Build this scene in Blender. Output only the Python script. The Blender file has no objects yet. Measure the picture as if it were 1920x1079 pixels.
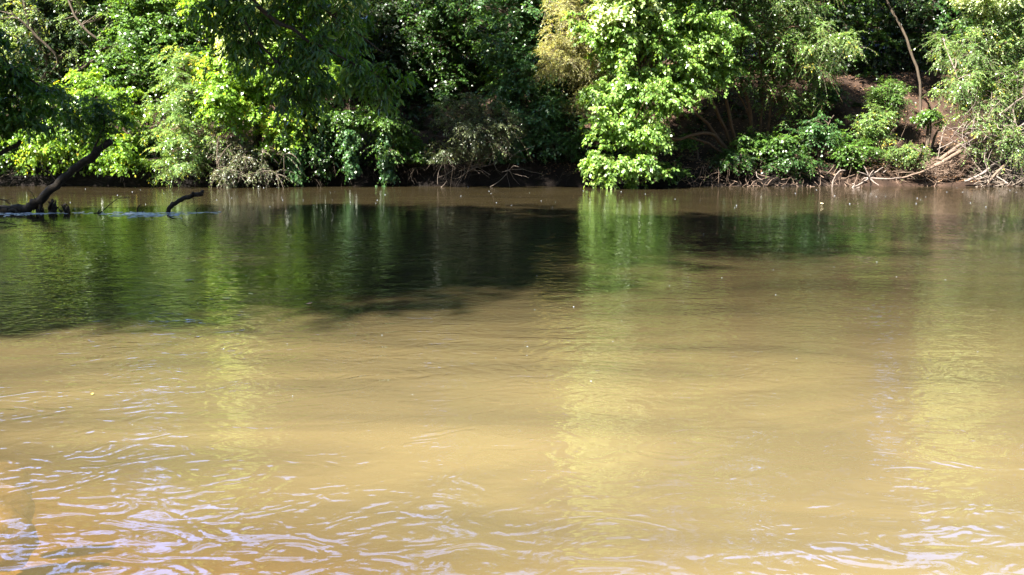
import bpy, math
import numpy as np
from mathutils import Vector

SC = bpy.context.scene
COL = SC.collection
F = 1867.0; CX = 960.0; CY = 539.5; CAMH = 1.8; YH = 257.0
PITCH = math.atan((CY - YH) / F)
cp, sp = math.cos(PITCH), math.sin(PITCH)
SUN_EL = math.radians(52); SUN_H = np.array([-0.78, -0.62]); SUN_H = SUN_H / np.linalg.norm(SUN_H)


def at(px, py, d):
    """world point at distance d (world y) on a sight line of the photograph: used to lay out the site plan"""
    dx = (px - CX) / F; dz = (CY - py) / F
    wy = cp + dz * sp; wz = -sp + dz * cp
    s = d / wy
    return np.array([dx * s, d, CAMH + wz * s])


# ------------------------------------------------------------------ objects
def tag(o, label=None, cat=None, group=None, kind=None):
    if label: o['label'] = label
    if cat: o['category'] = cat
    if group: o['group'] = group
    if kind: o['kind'] = kind
    return o


def empty(name, loc):
    o = bpy.data.objects.new(name, None); COL.objects.link(o)
    o.location = Vector([float(c) for c in loc]); o.empty_display_size = 0.3
    return o


def obj(name, V, faces, mat, parent=None, attr=None, smooth=False):
    """faces: (n,k) int array, all of k corners; vertices in world space, made local to the parent"""
    V = np.asarray(V, np.float32).reshape(-1, 3)
    if parent is not None:
        V = V - np.array(parent.location, np.float32)
    faces = np.asarray(faces, np.int32)
    n, k = faces.shape
    me = bpy.data.meshes.new(name)
    me.vertices.add(len(V)); me.vertices.foreach_set('co', V.ravel())
    me.loops.add(n * k); me.loops.foreach_set('vertex_index', faces.ravel())
    me.polygons.add(n)
    me.polygons.foreach_set('loop_start', np.arange(0, n * k, k, dtype=np.int32))
    me.update(calc_edges=True)
    if smooth:
        me.polygons.foreach_set('use_smooth', np.ones(n, bool))
    if attr is not None:
        a = me.attributes.new('tint', 'FLOAT', 'FACE')
        a.data.foreach_set('value', np.asarray(attr, np.float32))
    me.materials.append(mat)
    me.validate()
    o = bpy.data.objects.new(name, me); COL.objects.link(o)
    if parent is not None:
        o.parent = parent
    return o


def unit(a):
    return a / np.maximum(np.linalg.norm(a, axis=-1, keepdims=True), 1e-9)


# ------------------------------------------------------------------ shape generators
def tubes(P, R, s=5, rough=0.0, rng=None):
    """P (n,k,3) polylines, R (n,k) radii -> verts, quad faces"""
    P = np.asarray(P, float); R = np.asarray(R, float)
    n, k, _ = P.shape
    T = np.empty_like(P)
    T[:, 1:-1] = P[:, 2:] - P[:, :-2]; T[:, 0] = P[:, 1] - P[:, 0]; T[:, -1] = P[:, -1] - P[:, -2]
    T = unit(T)
    mean = unit(P[:, -1] - P[:, 0] + 1e-6)
    cand = unit(np.array([[0, 0, 1.0], [1, 0, 0], [0, 1, 0], [1, 1, .3], [-1, 1, .3], [.3, 1, -1]]))
    worst = np.abs(np.einsum('nki,ci->nkc', T, cand)).max(1)
    worst[:, 0] -= .2
    ref = cand[worst.argmin(1)]
    ref = np.repeat(ref[:, None, :], k, 1)
    A = unit(np.cross(T, ref)); B = np.cross(T, A)
    ang = np.arange(s) * 2 * math.pi / s
    RR = np.repeat(R[:, :, None], s, 2)
    if rough and rng is not None:
        RR = RR * (1 + rough * rng.standard_normal(RR.shape))
    V = P[:, :, None, :] + RR[..., None] * (np.cos(ang)[None, None, :, None] * A[:, :, None, :] + np.sin(ang)[None, None, :, None] * B[:, :, None, :])
    idx = np.arange(n * k * s).reshape(n, k, s)
    a = idx[:, :-1, :]; b = np.roll(a, -1, 2); c = idx[:, 1:, :]; d = np.roll(c, -1, 2)
    Fq = np.stack([a, b, d, c], -1).reshape(-1, 4)
    return V.reshape(-1, 3), Fq


def smooth_line(pts, k, rng=None, wob=0.0):
    pts = np.asarray(pts, float)
    m = len(pts)
    t = np.linspace(0, m - 1, k); out = np.empty((k, 3))
    for q, tt in enumerate(t):
        i = min(int(tt), m - 2); u = tt - i
        p0 = pts[max(i - 1, 0)]; p1 = pts[i]; p2 = pts[i + 1]; p3 = pts[min(i + 2, m - 1)]
        out[q] = 0.5 * ((2 * p1) + (-p0 + p2) * u + (2 * p0 - 5 * p1 + 4 * p2 - p3) * u * u + (-p0 + 3 * p1 - 3 * p2 + p3) * u ** 3)
    if rng is not None and wob:
        out[1:-1] += rng.standard_normal((k - 2, 3)) * wob
    return out


class Geo:
    def __init__(s): s.V = []; s.F = []; s.n = 0
    def add(s, V, Fq):
        s.V.append(V); s.F.append(Fq + s.n); s.n += len(V)
    def tube(s, pts, r0, r1, k=14, sides=8, rng=None, wob=0.0, rough=0.05, power=1.0):
        P = smooth_line(pts, k, rng, wob)
        R = r0 + (r1 - r0) * np.linspace(0, 1, k) ** power
        V, Fq = tubes(P[None], R[None], sides, rough if rng is not None else 0, rng)
        s.add(V, Fq)
        # closed ends
        e = len(V) - sides; first = s.n - len(V)
        for ring in (np.arange(sides), np.arange(e, e + sides)):
            c = V[ring].mean(0)[None]
            base = s.n; s.V.append(np.vstack([c])); s.n += 1
            rr = ring + first
            s.F.append(np.stack([rr, np.roll(rr, -1), np.roll(rr, -1), np.full(sides, base)], 1))
        return P
    def obj(s, name, mat, parent=None, smooth=True):
        V = np.vstack(s.V); Fq = np.vstack(s.F)
        # split degenerate caps out as they are (validate() fixes them)
        me_f = Fq
        ok = Fq[:, 1] != Fq[:, 2]
        q = Fq[ok]; t = Fq[~ok][:, [0, 1, 3]]
        # triangles stored as quads with a midpoint
        if len(t):
            mid = (V[t[:, 0]] + V[t[:, 1]]) / 2
            mi = np.arange(len(V), len(V) + len(t))
            V = np.vstack([V, mid]); q = np.vstack([q, np.stack([t[:, 0], mi, t[:, 1], t[:, 2]], 1)])
        return obj(name, V, q, mat, parent, smooth=smooth)


def leaf_quads(P, D, N, L, W, rng, big=False):
    D = unit(D); S = unit(np.cross(D, N)); N = np.cross(S, D)
    L = L[:, None]; W = W[:, None]; n = len(P)
    fold = 0.22 * W; curl = 0.16 * L
    if not big:
        v = np.stack([P, P + D * L * .42 + S * W * .5 + N * fold * .6, P + D * L - N * curl, P + D * L * .42 - S * W * .5 + N * fold * .6], 1)
        idx = np.arange(n * 4).reshape(n, 4)
        return v.reshape(-1, 3), idx, 1
    v = np.stack([P, P + D * L * .25 + S * W * .42 + N * fold, P + D * L * .62 + S * W * .4 + N * fold - N * curl * .3, P + D * L - N * curl,
                  P + D * L * .62 - S * W * .4 + N * fold - N * curl * .3, P + D * L * .25 - S * W * .42 + N * fold], 1)
    b = (np.arange(n) * 6)[:, None]
    idx = np.hstack([b + np.array([[0, 1, 2, 3]]), b + np.array([[0, 3, 4, 5]])]).reshape(-1, 4)
    return v.reshape(-1, 3), idx, 2


def sample_crown(ells, n, rng, shell=0.42, zmin=0.12):
    """cluster centres inside a set of ellipsoids (c, r), denser towards the outside"""
    vol = np.array([e[1][0] * e[1][1] * e[1][2] for e in ells]) ** 0.75
    pick = rng.choice(len(ells), n, p=vol / vol.sum())
    C = np.array([e[0] for e in ells])[pick]; R = np.array([e[1] for e in ells])[pick]
    d = unit(rng.standard_normal((n, 3))); r = rng.random(n) ** shell
    lump = 1 + .28 * np.sin(d[:, 0] * 4.3 + pick * 2.1) * np.sin(d[:, 2] * 5.1 + pick) + .12 * rng.standard_normal(n)
    out = d * (r * lump)[:, None]
    X = C + R * out
    ok = X[:, 2] > zmin
    return X[ok], out[ok]


def foliage(C, out, crad, rng, ntw=11, nlf=12, leaf=(.1, .06), flat=.5, droop=.5, hang=0.2, njit=.55, upb=.25, outb=.5, face=.6, big=False, zmin=.02, leafsz=None):
    """twigs that spread from the cluster centres with leaves along both sides; returns leaf verts, faces, tint and twig lines"""
    leaf = leafsz or leaf
    n = len(C)
    rad = crad * rng.uniform(.6, 1.25, n)
    c = np.repeat(C, ntw, 0); o = np.repeat(out, ntw, 0); rd = np.repeat(rad, ntw)
    ctint = np.repeat(rng.normal(0, .16, n), ntw)
    d = rng.standard_normal((n * ntw, 3)) * np.array([1, 1, flat]) + o * outb + np.array([0, 0, upb])
    d = unit(d)
    Lt = rd * rng.uniform(.5, 1.15, len(rd)) * np.where(rng.random(len(rd)) < .06, 1.9, 1.0)
    def pos(t):
        return c[:, None, :] + d[:, None, :] * (Lt[:, None] * t)[..., None] + np.array([0, 0, -1.0]) * (droop * Lt[:, None] * t ** 2)[..., None]
    kk = 5
    tl = np.linspace(0, 1, kk)[None, :].repeat(len(c), 0)
    lines = pos(tl)
    t = (np.arange(nlf)[None, :] + rng.uniform(.2, 1, (len(c), nlf))) / nlf * .82 + .18
    P = pos(t)
    tang = d[:, None, :] + np.array([0, 0, -1.0]) * (2 * droop * t)[..., None]
    tang = unit(tang)
    up = np.array([0, 0, .75]) + o[:, None, :] * face + rng.standard_normal(P.shape) * njit
    side = unit(np.cross(tang, np.array([0, 0, 1.0])))
    sg = np.where(np.arange(nlf) % 2 == 0, 1.0, -1.0)[None, :, None]
    D = tang * .55 + side * sg * .8 + rng.standard_normal(P.shape) * .3 + np.array([0, 0, -hang])
    last = np.zeros((1, nlf, 1)); last[0, -1] = 1
    D = D * (1 - last) + tang * last
    P = P + rng.standard_normal(P.shape) * leaf[0] * .15
    P = P.reshape(-1, 3); D = D.reshape(-1, 3); up = up.reshape(-1, 3)
    tn = (np.repeat(ctint, nlf) + rng.normal(0, .17, len(P)) + .5 + .22 * (t.ravel() - .6)).clip(0, 1)
    ok = P[:, 2] > zmin
    P, D, up, tn = P[ok], D[ok], up[ok], tn[ok]
    sc = rng.uniform(.45, 1.3, len(P))
    V, Fq, m = leaf_quads(P, D, up, leaf[0] * sc, leaf[1] * sc * rng.uniform(.8, 1.2, len(P)), rng, big)
    return V, Fq, np.repeat(tn, m), lines


# ------------------------------------------------------------------ materials
def newmat(name):
    m = bpy.data.materials.new(name); m.use_nodes = True
    nt = m.node_tree; nt.nodes.clear()
    out = nt.nodes.new('ShaderNodeOutputMaterial')
    return m, nt, out


def ramp(nt, stops):
    r = nt.nodes.new('ShaderNodeValToRGB'); e = r.color_ramp.elements
    while len(e) < len(stops): e.new(.5)
    for q, (p, c) in zip(e, stops):
        q.position = p; q.color = (*c, 1)
    return r


def leafmat(name, dark, mid, light, trans=.38, rough=.42, spec=.5, odd=None):
    m, nt, out = newmat(name)
    a = nt.nodes.new('ShaderNodeAttribute'); a.attribute_name = 'tint'
    stops = [(0.0, dark), (.5, mid), (.93, light)]
    if odd: stops.append((.985, odd))
    r = ramp(nt, stops); nt.links.new(a.outputs['Fac'], r.inputs[0])
    p = nt.nodes.new('ShaderNodeBsdfPrincipled')
    p.inputs['Roughness'].default_value = rough; p.inputs['Specular IOR Level'].default_value = spec
    nt.links.new(r.outputs[0], p.inputs['Base Color'])
    t = nt.nodes.new('ShaderNodeBsdfTranslucent')
    hs = nt.nodes.new('ShaderNodeMix'); hs.data_type = 'RGBA'; hs.blend_type = 'MULTIPLY'; hs.inputs[0].default_value = 1
    nt.links.new(r.outputs[0], hs.inputs[6]); hs.inputs[7].default_value = (2.3, 2.1, .8, 1)
    nt.links.new(hs.outputs[2], t.inputs['Color'])
    mx = nt.nodes.new('ShaderNodeMixShader'); mx.inputs[0].default_value = trans
    nt.links.new(p.outputs[0], mx.inputs[1]); nt.links.new(t.outputs[0], mx.inputs[2])
    nt.links.new(mx.outputs[0], out.inputs[0])
    return m


def barkmat(name, c1, c2, scale=6, rough=.85, bump=.5, stretch=.25):
    m, nt, out = newmat(name)
    tc = nt.nodes.new('ShaderNodeTexCoord')
    mp = nt.nodes.new('ShaderNodeMapping'); mp.inputs['Scale'].default_value = (1, 1, stretch)
    nt.links.new(tc.outputs['Object'], mp.inputs[0])
    n1 = nt.nodes.new('ShaderNodeTexNoise'); n1.inputs['Scale'].default_value = scale * 3; n1.inputs['Detail'].default_value = 6; n1.inputs['Roughness'].default_value = .7
    nt.links.new(mp.outputs[0], n1.inputs[0])
    r = ramp(nt, [(.3, c1), (.7, c2)]); nt.links.new(n1.outputs[0], r.inputs[0])
    p = nt.nodes.new('ShaderNodeBsdfPrincipled'); p.inputs['Roughness'].default_value = rough; p.inputs['Specular IOR Level'].default_value = .25
    nt.links.new(r.outputs[0], p.inputs['Base Color'])
    b = nt.nodes.new('ShaderNodeBump'); b.inputs['Strength'].default_value = bump; b.inputs['Distance'].default_value = .03
    nt.links.new(n1.outputs[0], b.inputs['Height']); nt.links.new(b.outputs[0], p.inputs['Normal'])
    nt.links.new(p.outputs[0], out.inputs[0])
    return m


LM = {
    'bright': leafmat('bright_leaf', (.05, .11, .012), (.13, .24, .03), (.23, .33, .05), .42, .33, odd=(.34, .28, .02)),
    'broad': leafmat('broad_glossy_leaf', (.06, .12, .02), (.14, .25, .05), (.24, .35, .10), .40, .36, .6),
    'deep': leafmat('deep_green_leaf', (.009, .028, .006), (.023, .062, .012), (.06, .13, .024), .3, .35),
    'mid': leafmat('mid_green_leaf', (.03, .07, .012), (.06, .13, .022), (.11, .20, .035), .35, .35),
    'blue': leafmat('cool_green_leaf', (.014, .045, .014), (.036, .095, .028), (.085, .17, .05), .3, .35),
    'grey': leafmat('grey_green_leaf', (.03, .045, .018), (.07, .095, .038), (.15, .18, .07), .3, .4),
    'sunlit': leafmat('painted_sunlight_leaf', (.22, .30, .12), (.38, .46, .22), (.54, .60, .36), .28, .4, .6),  # sunlight on the crown tops painted into the leaf colour
    'pale': leafmat('pale_olive_leaf', (.13, .15, .045), (.26, .27, .085), (.42, .40, .16), .35, .45, odd=(.45, .36, .16)),
    'silver': leafmat('willow_leaf', (.07, .12, .04), (.16, .25, .08), (.28, .38, .13), .38, .35, odd=(.3, .3, .05)),
    'shade': leafmat('overhanging_leaf', (.02, .055, .006), (.04, .10, .011), (.08, .17, .016), .45, .33),
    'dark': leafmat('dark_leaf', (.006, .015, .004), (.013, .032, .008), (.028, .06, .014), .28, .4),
    'fresh': leafmat('fresh_small_leaf', (.06, .12, .03), (.12, .21, .06), (.22, .32, .10), .38, .3, .6, odd=(.4, .34, .05)),
}
BARK = barkmat('grey_brown_bark', (.03, .022, .015), (.10, .075, .052))
BARKD = barkmat('dark_wet_bark', (.010, .008, .006), (.032, .025, .018), rough=.9)
BARKR = barkmat('reddish_bark', (.045, .026, .015), (.12, .07, .04))
TWIG = barkmat('pale_dead_twig', (.07, .055, .04), (.20, .16, .13))
DEAD = barkmat('bleached_dead_wood', (.09, .07, .06), (.26, .21, .18))
LOGM = barkmat('weathered_log', (.06, .042, .03), (.19, .13, .095))


# ------------------------------------------------------------------ terrain
def vnoise(x, y, seed=0):
    """cheap smooth value noise"""
    def h(i, j):
        v = np.sin(i * 127.1 + j * 311.7 + seed * 74.7) * 43758.5453
        return v - np.floor(v)
    xi, yi = np.floor(x), np.floor(y); u, v = x - xi, y - yi
    u = u * u * (3 - 2 * u); v = v * v * (3 - 2 * v)
    return (h(xi, yi) * (1 - u) + h(xi + 1, yi) * u) * (1 - v) + (h(xi, yi + 1) * (1 - u) + h(xi + 1, yi + 1) * u) * v


def fbm(x, y, o=4, seed=0):
    s = 0; a = .5; f = 1
    for k in range(o):
        s = s + a * (vnoise(x * f, y * f, seed + k) - .5); a *= .5; f *= 2.03
    return s


def sstep(a, b, x):
    t = np.clip((x - a) / (b - a), 0, 1); return t * t * (3 - 2 * t)


def ground(x, y):
    x = np.asarray(x, float); y = np.asarray(y, float)
    # far bank
    shore = 36.85 + .7 * fbm(x * .25, x * 0, 3, 5) + .5 * fbm(x * 1.1, x * 0, 3, 15) + .9 * sstep(25, 60, np.abs(x))
    t = y - shore
    flat = sstep(13.5, 16.5, x) * (1 - sstep(24, 30, x))              # the small mud beach on the right
    steep = np.interp(t, [-9, -3, -.25, .15, .8, 2.0, 6.5, 22, 60, 400], [-1.6, -1.1, -.35, .1, .75, 1.15, 4.3, 8.5, 20, 60])
    beach = np.interp(t, [-9, -3, -.3, .2, 1.3, 2.3, 6.5, 22, 60, 400], [-1.6, -.9, -.12, .08, .28, 1.0, 4.2, 8.5, 20, 60])
    far = steep * (1 - flat) + beach * flat
    far = far + np.clip(t, 0, 3) * .25 * fbm(x * .55, y * .55, 4, 2) + sstep(.2, 2, t) * .12 * fbm(x * 2.2, y * 2.2, 3, 9)
    # near bank and the wooded point on the left
    near = np.interp(y, [-400, -20, -3, .4, 1.6, 3.5, 7, 14, 30], [3, 2.4, .8, .12, -.12, -.4, -.9, -1.6, -1.7])
    lx = -14.2 - .05 * (y - 15) ** 2 * .12 + .8 * fbm(y * .3, y * 0, 3, 7)
    lt = (lx - x)
    left = np.interp(lt, [-8, -2, -.2, .3, 2, 8, 60], [-1.7, -1.0, -.25, .12, .6, 1.2, 2.2]) - 4.5 * sstep(24.5, 29, y)
    nr = np.maximum(near, left) + .05 * fbm(x * 1.3, y * 1.3, 4, 3)
    # sunken stony hump below the surface at bottom centre
    nr = nr + .14 * np.exp(-((x - .25) ** 2 / .18 + (y - 3.4) ** 2 / .10))
    w = sstep(28, 31, y)
    return nr * (1 - w) + far * w


def axis(parts):
    a = []
    for lo, hi, st in parts: a += list(np.arange(lo, hi, st))
    return np.array(a + [parts[-1][1]])


gx = axis([(-400, -60, 20), (-60, -26, 2), (-26, 26, .25), (26, 60, 2), (60, 400, 20)])
gy = axis([(-400, -20, 20), (-20, -2, 1), (-2, 8, .12), (8, 28, .7), (28, 35.5, .5), (35.5, 46, .14), (46, 70, 1), (70, 400, 15)])
GX, GY = np.meshgrid(gx, gy)
GZ = ground(GX, GY)
nx, ny = len(gx), len(gy)
ii = np.arange(nx * ny).reshape(ny, nx)
GF = np.stack([ii[:-1, :-1], ii[:-1, 1:], ii[1:, 1:], ii[1:, :-1]], -1).reshape(-1, 4)

m, nt, out = newmat('soil')
tc = nt.nodes.new('ShaderNodeNewGeometry')
n1 = nt.nodes.new('ShaderNodeTexNoise'); n1.inputs['Scale'].default_value = 1.1; n1.inputs['Detail'].default_value = 8; n1.inputs['Roughness'].default_value = .65
n2 = nt.nodes.new('ShaderNodeTexNoise'); n2.inputs['Scale'].default_value = 16; n2.inputs['Detail'].default_value = 8; n2.inputs['Roughness'].default_value = .75
nt.links.new(tc.outputs['Position'], n1.inputs[0]); nt.links.new(tc.outputs['Position'], n2.inputs[0])
r1 = ramp(nt, [(.3, (.016, .010, .007)), (.52, (.042, .027, .019)), (.72, (.09, .06, .043))])
nt.links.new(n1.outputs[0], r1.inputs[0])
r2 = ramp(nt, [(.3, (.4, .38, .36)), (.62, (1.15, 1.05, 1))]); nt.links.new(n2.outputs[0], r2.inputs[0])
mx = nt.nodes.new('ShaderNodeMix'); mx.data_type = 'RGBA'; mx.blend_type = 'MULTIPLY'; mx.inputs[0].default_value = 1
nt.links.new(r1.outputs[0], mx.inputs[6]); nt.links.new(r2.outputs[0], mx.inputs[7])
# sand of the near river bed and shore
sep = nt.nodes.new('ShaderNodeSeparateXYZ'); nt.links.new(tc.outputs['Position'], sep.inputs[0])
mr = nt.nodes.new('ShaderNodeMapRange'); mr.inputs['From Min'].default_value = 9; mr.inputs['From Max'].default_value = 20
nt.links.new(sep.outputs['Y'], mr.inputs['Value'])
rs = ramp(nt, [(.3, (.14, .078, .02)), (.7, (.23, .135, .042))]); nt.links.new(n1.outputs[0], rs.inputs[0])
mx2 = nt.nodes.new('ShaderNodeMix'); mx2.data_type = 'RGBA'
nt.links.new(mr.outputs[0], mx2.inputs[0]); nt.links.new(rs.outputs[0], mx2.inputs[6]); nt.links.new(mx.outputs[2], mx2.inputs[7])
bank_shade = nt.nodes.new('ShaderNodeMapRange'); bank_shade.inputs['From Min'].default_value = .4; bank_shade.inputs['From Max'].default_value = 1.8; bank_shade.inputs['To Min'].default_value = .12; bank_shade.inputs['To Max'].default_value = 1  # shade under the bank edge painted into the low soil as darkening
nt.links.new(sep.outputs['Z'], bank_shade.inputs['Value'])
unshaded_right = nt.nodes.new('ShaderNodeMapRange'); unshaded_right.inputs['From Min'].default_value = 11; unshaded_right.inputs['From Max'].default_value = 14; nt.links.new(sep.outputs['X'], unshaded_right.inputs['Value'])
shade_fac = nt.nodes.new('ShaderNodeMath'); shade_fac.operation = 'MAXIMUM'; nt.links.new(bank_shade.outputs[0], shade_fac.inputs[0]); nt.links.new(unshaded_right.outputs[0], shade_fac.inputs[1])
shade_scale = nt.nodes.new('ShaderNodeVectorMath'); shade_scale.operation = 'SCALE'; nt.links.new(mx.outputs[2], shade_scale.inputs[0]); nt.links.new(shade_fac.outputs[0], shade_scale.inputs['Scale']); nt.links.new(shade_scale.outputs[0], mx2.inputs[7])
p = nt.nodes.new('ShaderNodeBsdfPrincipled'); p.inputs['Roughness'].default_value = .9; p.inputs['Specular IOR Level'].default_value = .15
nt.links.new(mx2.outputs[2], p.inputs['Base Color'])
b = nt.nodes.new('ShaderNodeBump'); b.inputs['Strength'].default_value = .8; b.inputs['Distance'].default_value = .06
nt.links.new(n2.outputs[0], b.inputs['Height']); nt.links.new(b.outputs[0], p.inputs['Normal'])
nt.links.new(p.outputs[0], out.inputs[0])
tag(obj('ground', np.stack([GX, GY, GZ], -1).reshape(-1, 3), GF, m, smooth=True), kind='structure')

# ------------------------------------------------------------------ water
WATER_ALB1 = (.0335, .0262, .0132); WATER_ALB2 = (.047, .036, .0170)
def wave_group():
    g = bpy.data.node_groups.new('wave_height', 'ShaderNodeTree')
    g.interface.new_socket('Vector', in_out='INPUT', socket_type='NodeSocketVector')
    g.interface.new_socket('Height', in_out='OUTPUT', socket_type='NodeSocketFloat')
    gi = g.nodes.new('NodeGroupInput'); go = g.nodes.new('NodeGroupOutput')
    acc = None
    #        scale x, y, rot,  amp(m), distortion, detail
    layers = [(.75, 1.15, .3, .0068, 1.0, 1.0), (2.6, 3.2, -.2, .0034, 2.4, 1.0), (6.5, 9.5, .4, .0011, 1.2, 1.0), (2.2, 9.0, .05, .0013, .6, 1.0), (15, 26, -.1, .00015, .5, 1.0)]
    for q, (sx, sy, rot, amp, dist, det) in enumerate(layers):
        mp = g.nodes.new('ShaderNodeMapping'); mp.inputs['Rotation'].default_value = (0, 0, rot)
        mp.inputs['Scale'].default_value = (sx, sy, 1); mp.inputs['Location'].default_value = (q * 13.7, q * 5.1, 0)
        g.links.new(gi.outputs[0], mp.inputs[0])
        n = g.nodes.new('ShaderNodeTexNoise'); n.noise_dimensions = '2D'
        n.inputs['Scale'].default_value = 1; n.inputs['Detail'].default_value = det; n.inputs['Roughness'].default_value = .45; n.inputs['Distortion'].default_value = dist
        g.links.new(mp.outputs[0], n.inputs['Vector'])
        mu = g.nodes.new('ShaderNodeMath'); mu.operation = 'MULTIPLY'; mu.inputs[1].default_value = amp * 2
        g.links.new(n.outputs[0], mu.inputs[0])
        if acc is None: acc = mu.outputs[0]
        else:
            ad = g.nodes.new('ShaderNodeMath'); ad.operation = 'ADD'
            g.links.new(acc, ad.inputs[0]); g.links.new(mu.outputs[0], ad.inputs[1]); acc = ad.outputs[0]
    g.links.new(acc, go.inputs[0])
    return g


def water_material():
    m, nt, out = newmat('murky_river_water')
    L = nt.links.new
    geo = nt.nodes.new('ShaderNodeNewGeometry')
    g = wave_group(); EPS = .012
    hs = []
    for off in ((0, 0, 0), (EPS, 0, 0), (0, EPS, 0)):
        va = nt.nodes.new('ShaderNodeVectorMath'); va.operation = 'ADD'; va.inputs[1].default_value = off
        L(geo.outputs['Position'], va.inputs[0])
        gn = nt.nodes.new('ShaderNodeGroup'); gn.node_tree = g; L(va.outputs[0], gn.inputs[0]); hs.append(gn.outputs[0])
    # calmer and livelier patches of surface
    npatch = nt.nodes.new('ShaderNodeTexNoise'); npatch.noise_dimensions = '2D'; npatch.inputs['Scale'].default_value = 1; npatch.inputs['Detail'].default_value = 2
    mpp = nt.nodes.new('ShaderNodeMapping'); mpp.inputs['Scale'].default_value = (.09, .28, 1); L(geo.outputs['Position'], mpp.inputs[0]); L(mpp.outputs[0], npatch.inputs['Vector'])
    pr = nt.nodes.new('ShaderNodeMapRange'); pr.inputs['From Min'].default_value = .35; pr.inputs['From Max'].default_value = .65
    pr.inputs['To Min'].default_value = -.55 / EPS; pr.inputs['To Max'].default_value = -1.25 / EPS; L(npatch.outputs[0], pr.inputs['Value'])
    sy0 = nt.nodes.new('ShaderNodeSeparateXYZ'); L(geo.outputs['Position'], sy0.inputs[0])
    calm = nt.nodes.new('ShaderNodeMapRange'); calm.interpolation_type = 'SMOOTHSTEP'
    calm.inputs['From Min'].default_value = 4; calm.inputs['From Max'].default_value = 27; calm.inputs['To Min'].default_value = 1.12; calm.inputs['To Max'].default_value = .5
    L(sy0.outputs['Y'], calm.inputs['Value'])
    pc = nt.nodes.new('ShaderNodeMath'); pc.operation = 'MULTIPLY'; L(pr.outputs[0], pc.inputs[0]); L(calm.outputs[0], pc.inputs[1])
    sl = []
    for k in (1, 2):
        s = nt.nodes.new('ShaderNodeMath'); s.operation = 'SUBTRACT'; L(hs[k], s.inputs[0]); L(hs[0], s.inputs[1])
        mu = nt.nodes.new('ShaderNodeMath'); mu.operation = 'MULTIPLY'; L(s.outputs[0], mu.inputs[0]); L(pc.outputs[0], mu.inputs[1]); sl.append(mu.outputs[0])
    cb = nt.nodes.new('ShaderNodeCombineXYZ'); L(sl[0], cb.inputs[0]); L(sl[1], cb.inputs[1]); cb.inputs[2].default_value = 1
    nv = nt.nodes.new('ShaderNodeVectorMath'); nv.operation = 'NORMALIZE'; L(cb.outputs[0], nv.inputs[0])
    # silt colour, drifting in broad clouds
    nc = nt.nodes.new('ShaderNodeTexNoise'); nc.noise_dimensions = '2D'; nc.inputs['Scale'].default_value = 1; nc.inputs['Detail'].default_value = 5; nc.inputs['Distortion'].default_value = 1.4
    mpc = nt.nodes.new('ShaderNodeMapping'); mpc.inputs['Scale'].default_value = (.22, .6, 1); L(geo.outputs['Position'], mpc.inputs[0]); L(mpc.outputs[0], nc.inputs['Vector'])
    rc = ramp(nt, [(.35, WATER_ALB1), (.65, WATER_ALB2)]); L(nc.outputs[0], rc.inputs[0])
    body = nt.nodes.new('ShaderNodeBsdfDiffuse')
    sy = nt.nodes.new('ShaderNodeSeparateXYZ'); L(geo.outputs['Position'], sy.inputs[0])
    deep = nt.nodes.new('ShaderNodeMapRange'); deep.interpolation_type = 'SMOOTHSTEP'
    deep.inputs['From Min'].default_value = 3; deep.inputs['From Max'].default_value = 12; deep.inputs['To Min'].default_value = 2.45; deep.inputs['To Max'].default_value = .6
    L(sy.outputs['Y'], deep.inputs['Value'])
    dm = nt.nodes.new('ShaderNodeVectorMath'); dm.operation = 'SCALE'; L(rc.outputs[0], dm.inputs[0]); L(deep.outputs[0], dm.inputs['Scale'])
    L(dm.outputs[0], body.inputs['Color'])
    # shallows let the bed show through
    sep = nt.nodes.new('ShaderNodeSeparateXYZ'); L(geo.outputs['Position'], sep.inputs[0])
    d1 = nt.nodes.new('ShaderNodeMath'); d1.operation = 'MULTIPLY_ADD'; d1.inputs[1].default_value = .55; L(sep.outputs['X'], d1.inputs[0]); L(sep.outputs['Y'], d1.inputs[2])
    cl = nt.nodes.new('ShaderNodeMapRange'); cl.interpolation_type = 'SMOOTHSTEP'
    cl.inputs['From Min'].default_value = 1.9; cl.inputs['From Max'].default_value = 6.0; cl.inputs['To Min'].default_value = .8; cl.inputs['To Max'].default_value = 0
    L(d1.outputs[0], cl.inputs['Value'])
    tr = nt.nodes.new('ShaderNodeBsdfTransparent'); tr.inputs[0].default_value = (.95, .85, .6, 1)
    m1 = nt.nodes.new('ShaderNodeMixShader'); L(cl.outputs[0], m1.inputs[0]); L(body.outputs[0], m1.inputs[1]); L(tr.outputs[0], m1.inputs[2])
    fr = nt.nodes.new('ShaderNodeFresnel'); fr.inputs['IOR'].default_value = 1.333; L(nv.outputs[0], fr.inputs['Normal'])
    gl = nt.nodes.new('ShaderNodeBsdfGlossy'); gl.inputs['Roughness'].default_value = .012; L(nv.outputs[0], gl.inputs['Normal'])
    m2 = nt.nodes.new('ShaderNodeMixShader'); L(fr.outputs[0], m2.inputs[0]); L(m1.outputs[0], m2.inputs[1]); L(gl.outputs[0], m2.inputs[2])
    L(m2.outputs[0], out.inputs[0])
    return m


WAT = water_material()
wx = np.linspace(-400, 400, 9); wy = np.array([-60, 0, 20, 40, 44.0])
WX, WY = np.meshgrid(wx, wy); wi = np.arange(WX.size).reshape(WX.shape)
WF = np.stack([wi[:-1, :-1], wi[:-1, 1:], wi[1:, 1:], wi[1:, :-1]], -1).reshape(-1, 4)
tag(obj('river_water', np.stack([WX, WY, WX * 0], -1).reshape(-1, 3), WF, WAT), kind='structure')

# ------------------------------------------------------------------ trees and shrubs
def px_ell(px, py, d, rx, ry, rz):
    """crown lobe: centre on a sight line at distance d, radii given as the size it has at that distance (px), depth radius in m"""
    mpp = d / F
    return (at(px, py, d), np.array([rx * mpp, rz, ry * mpp]))


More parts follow.
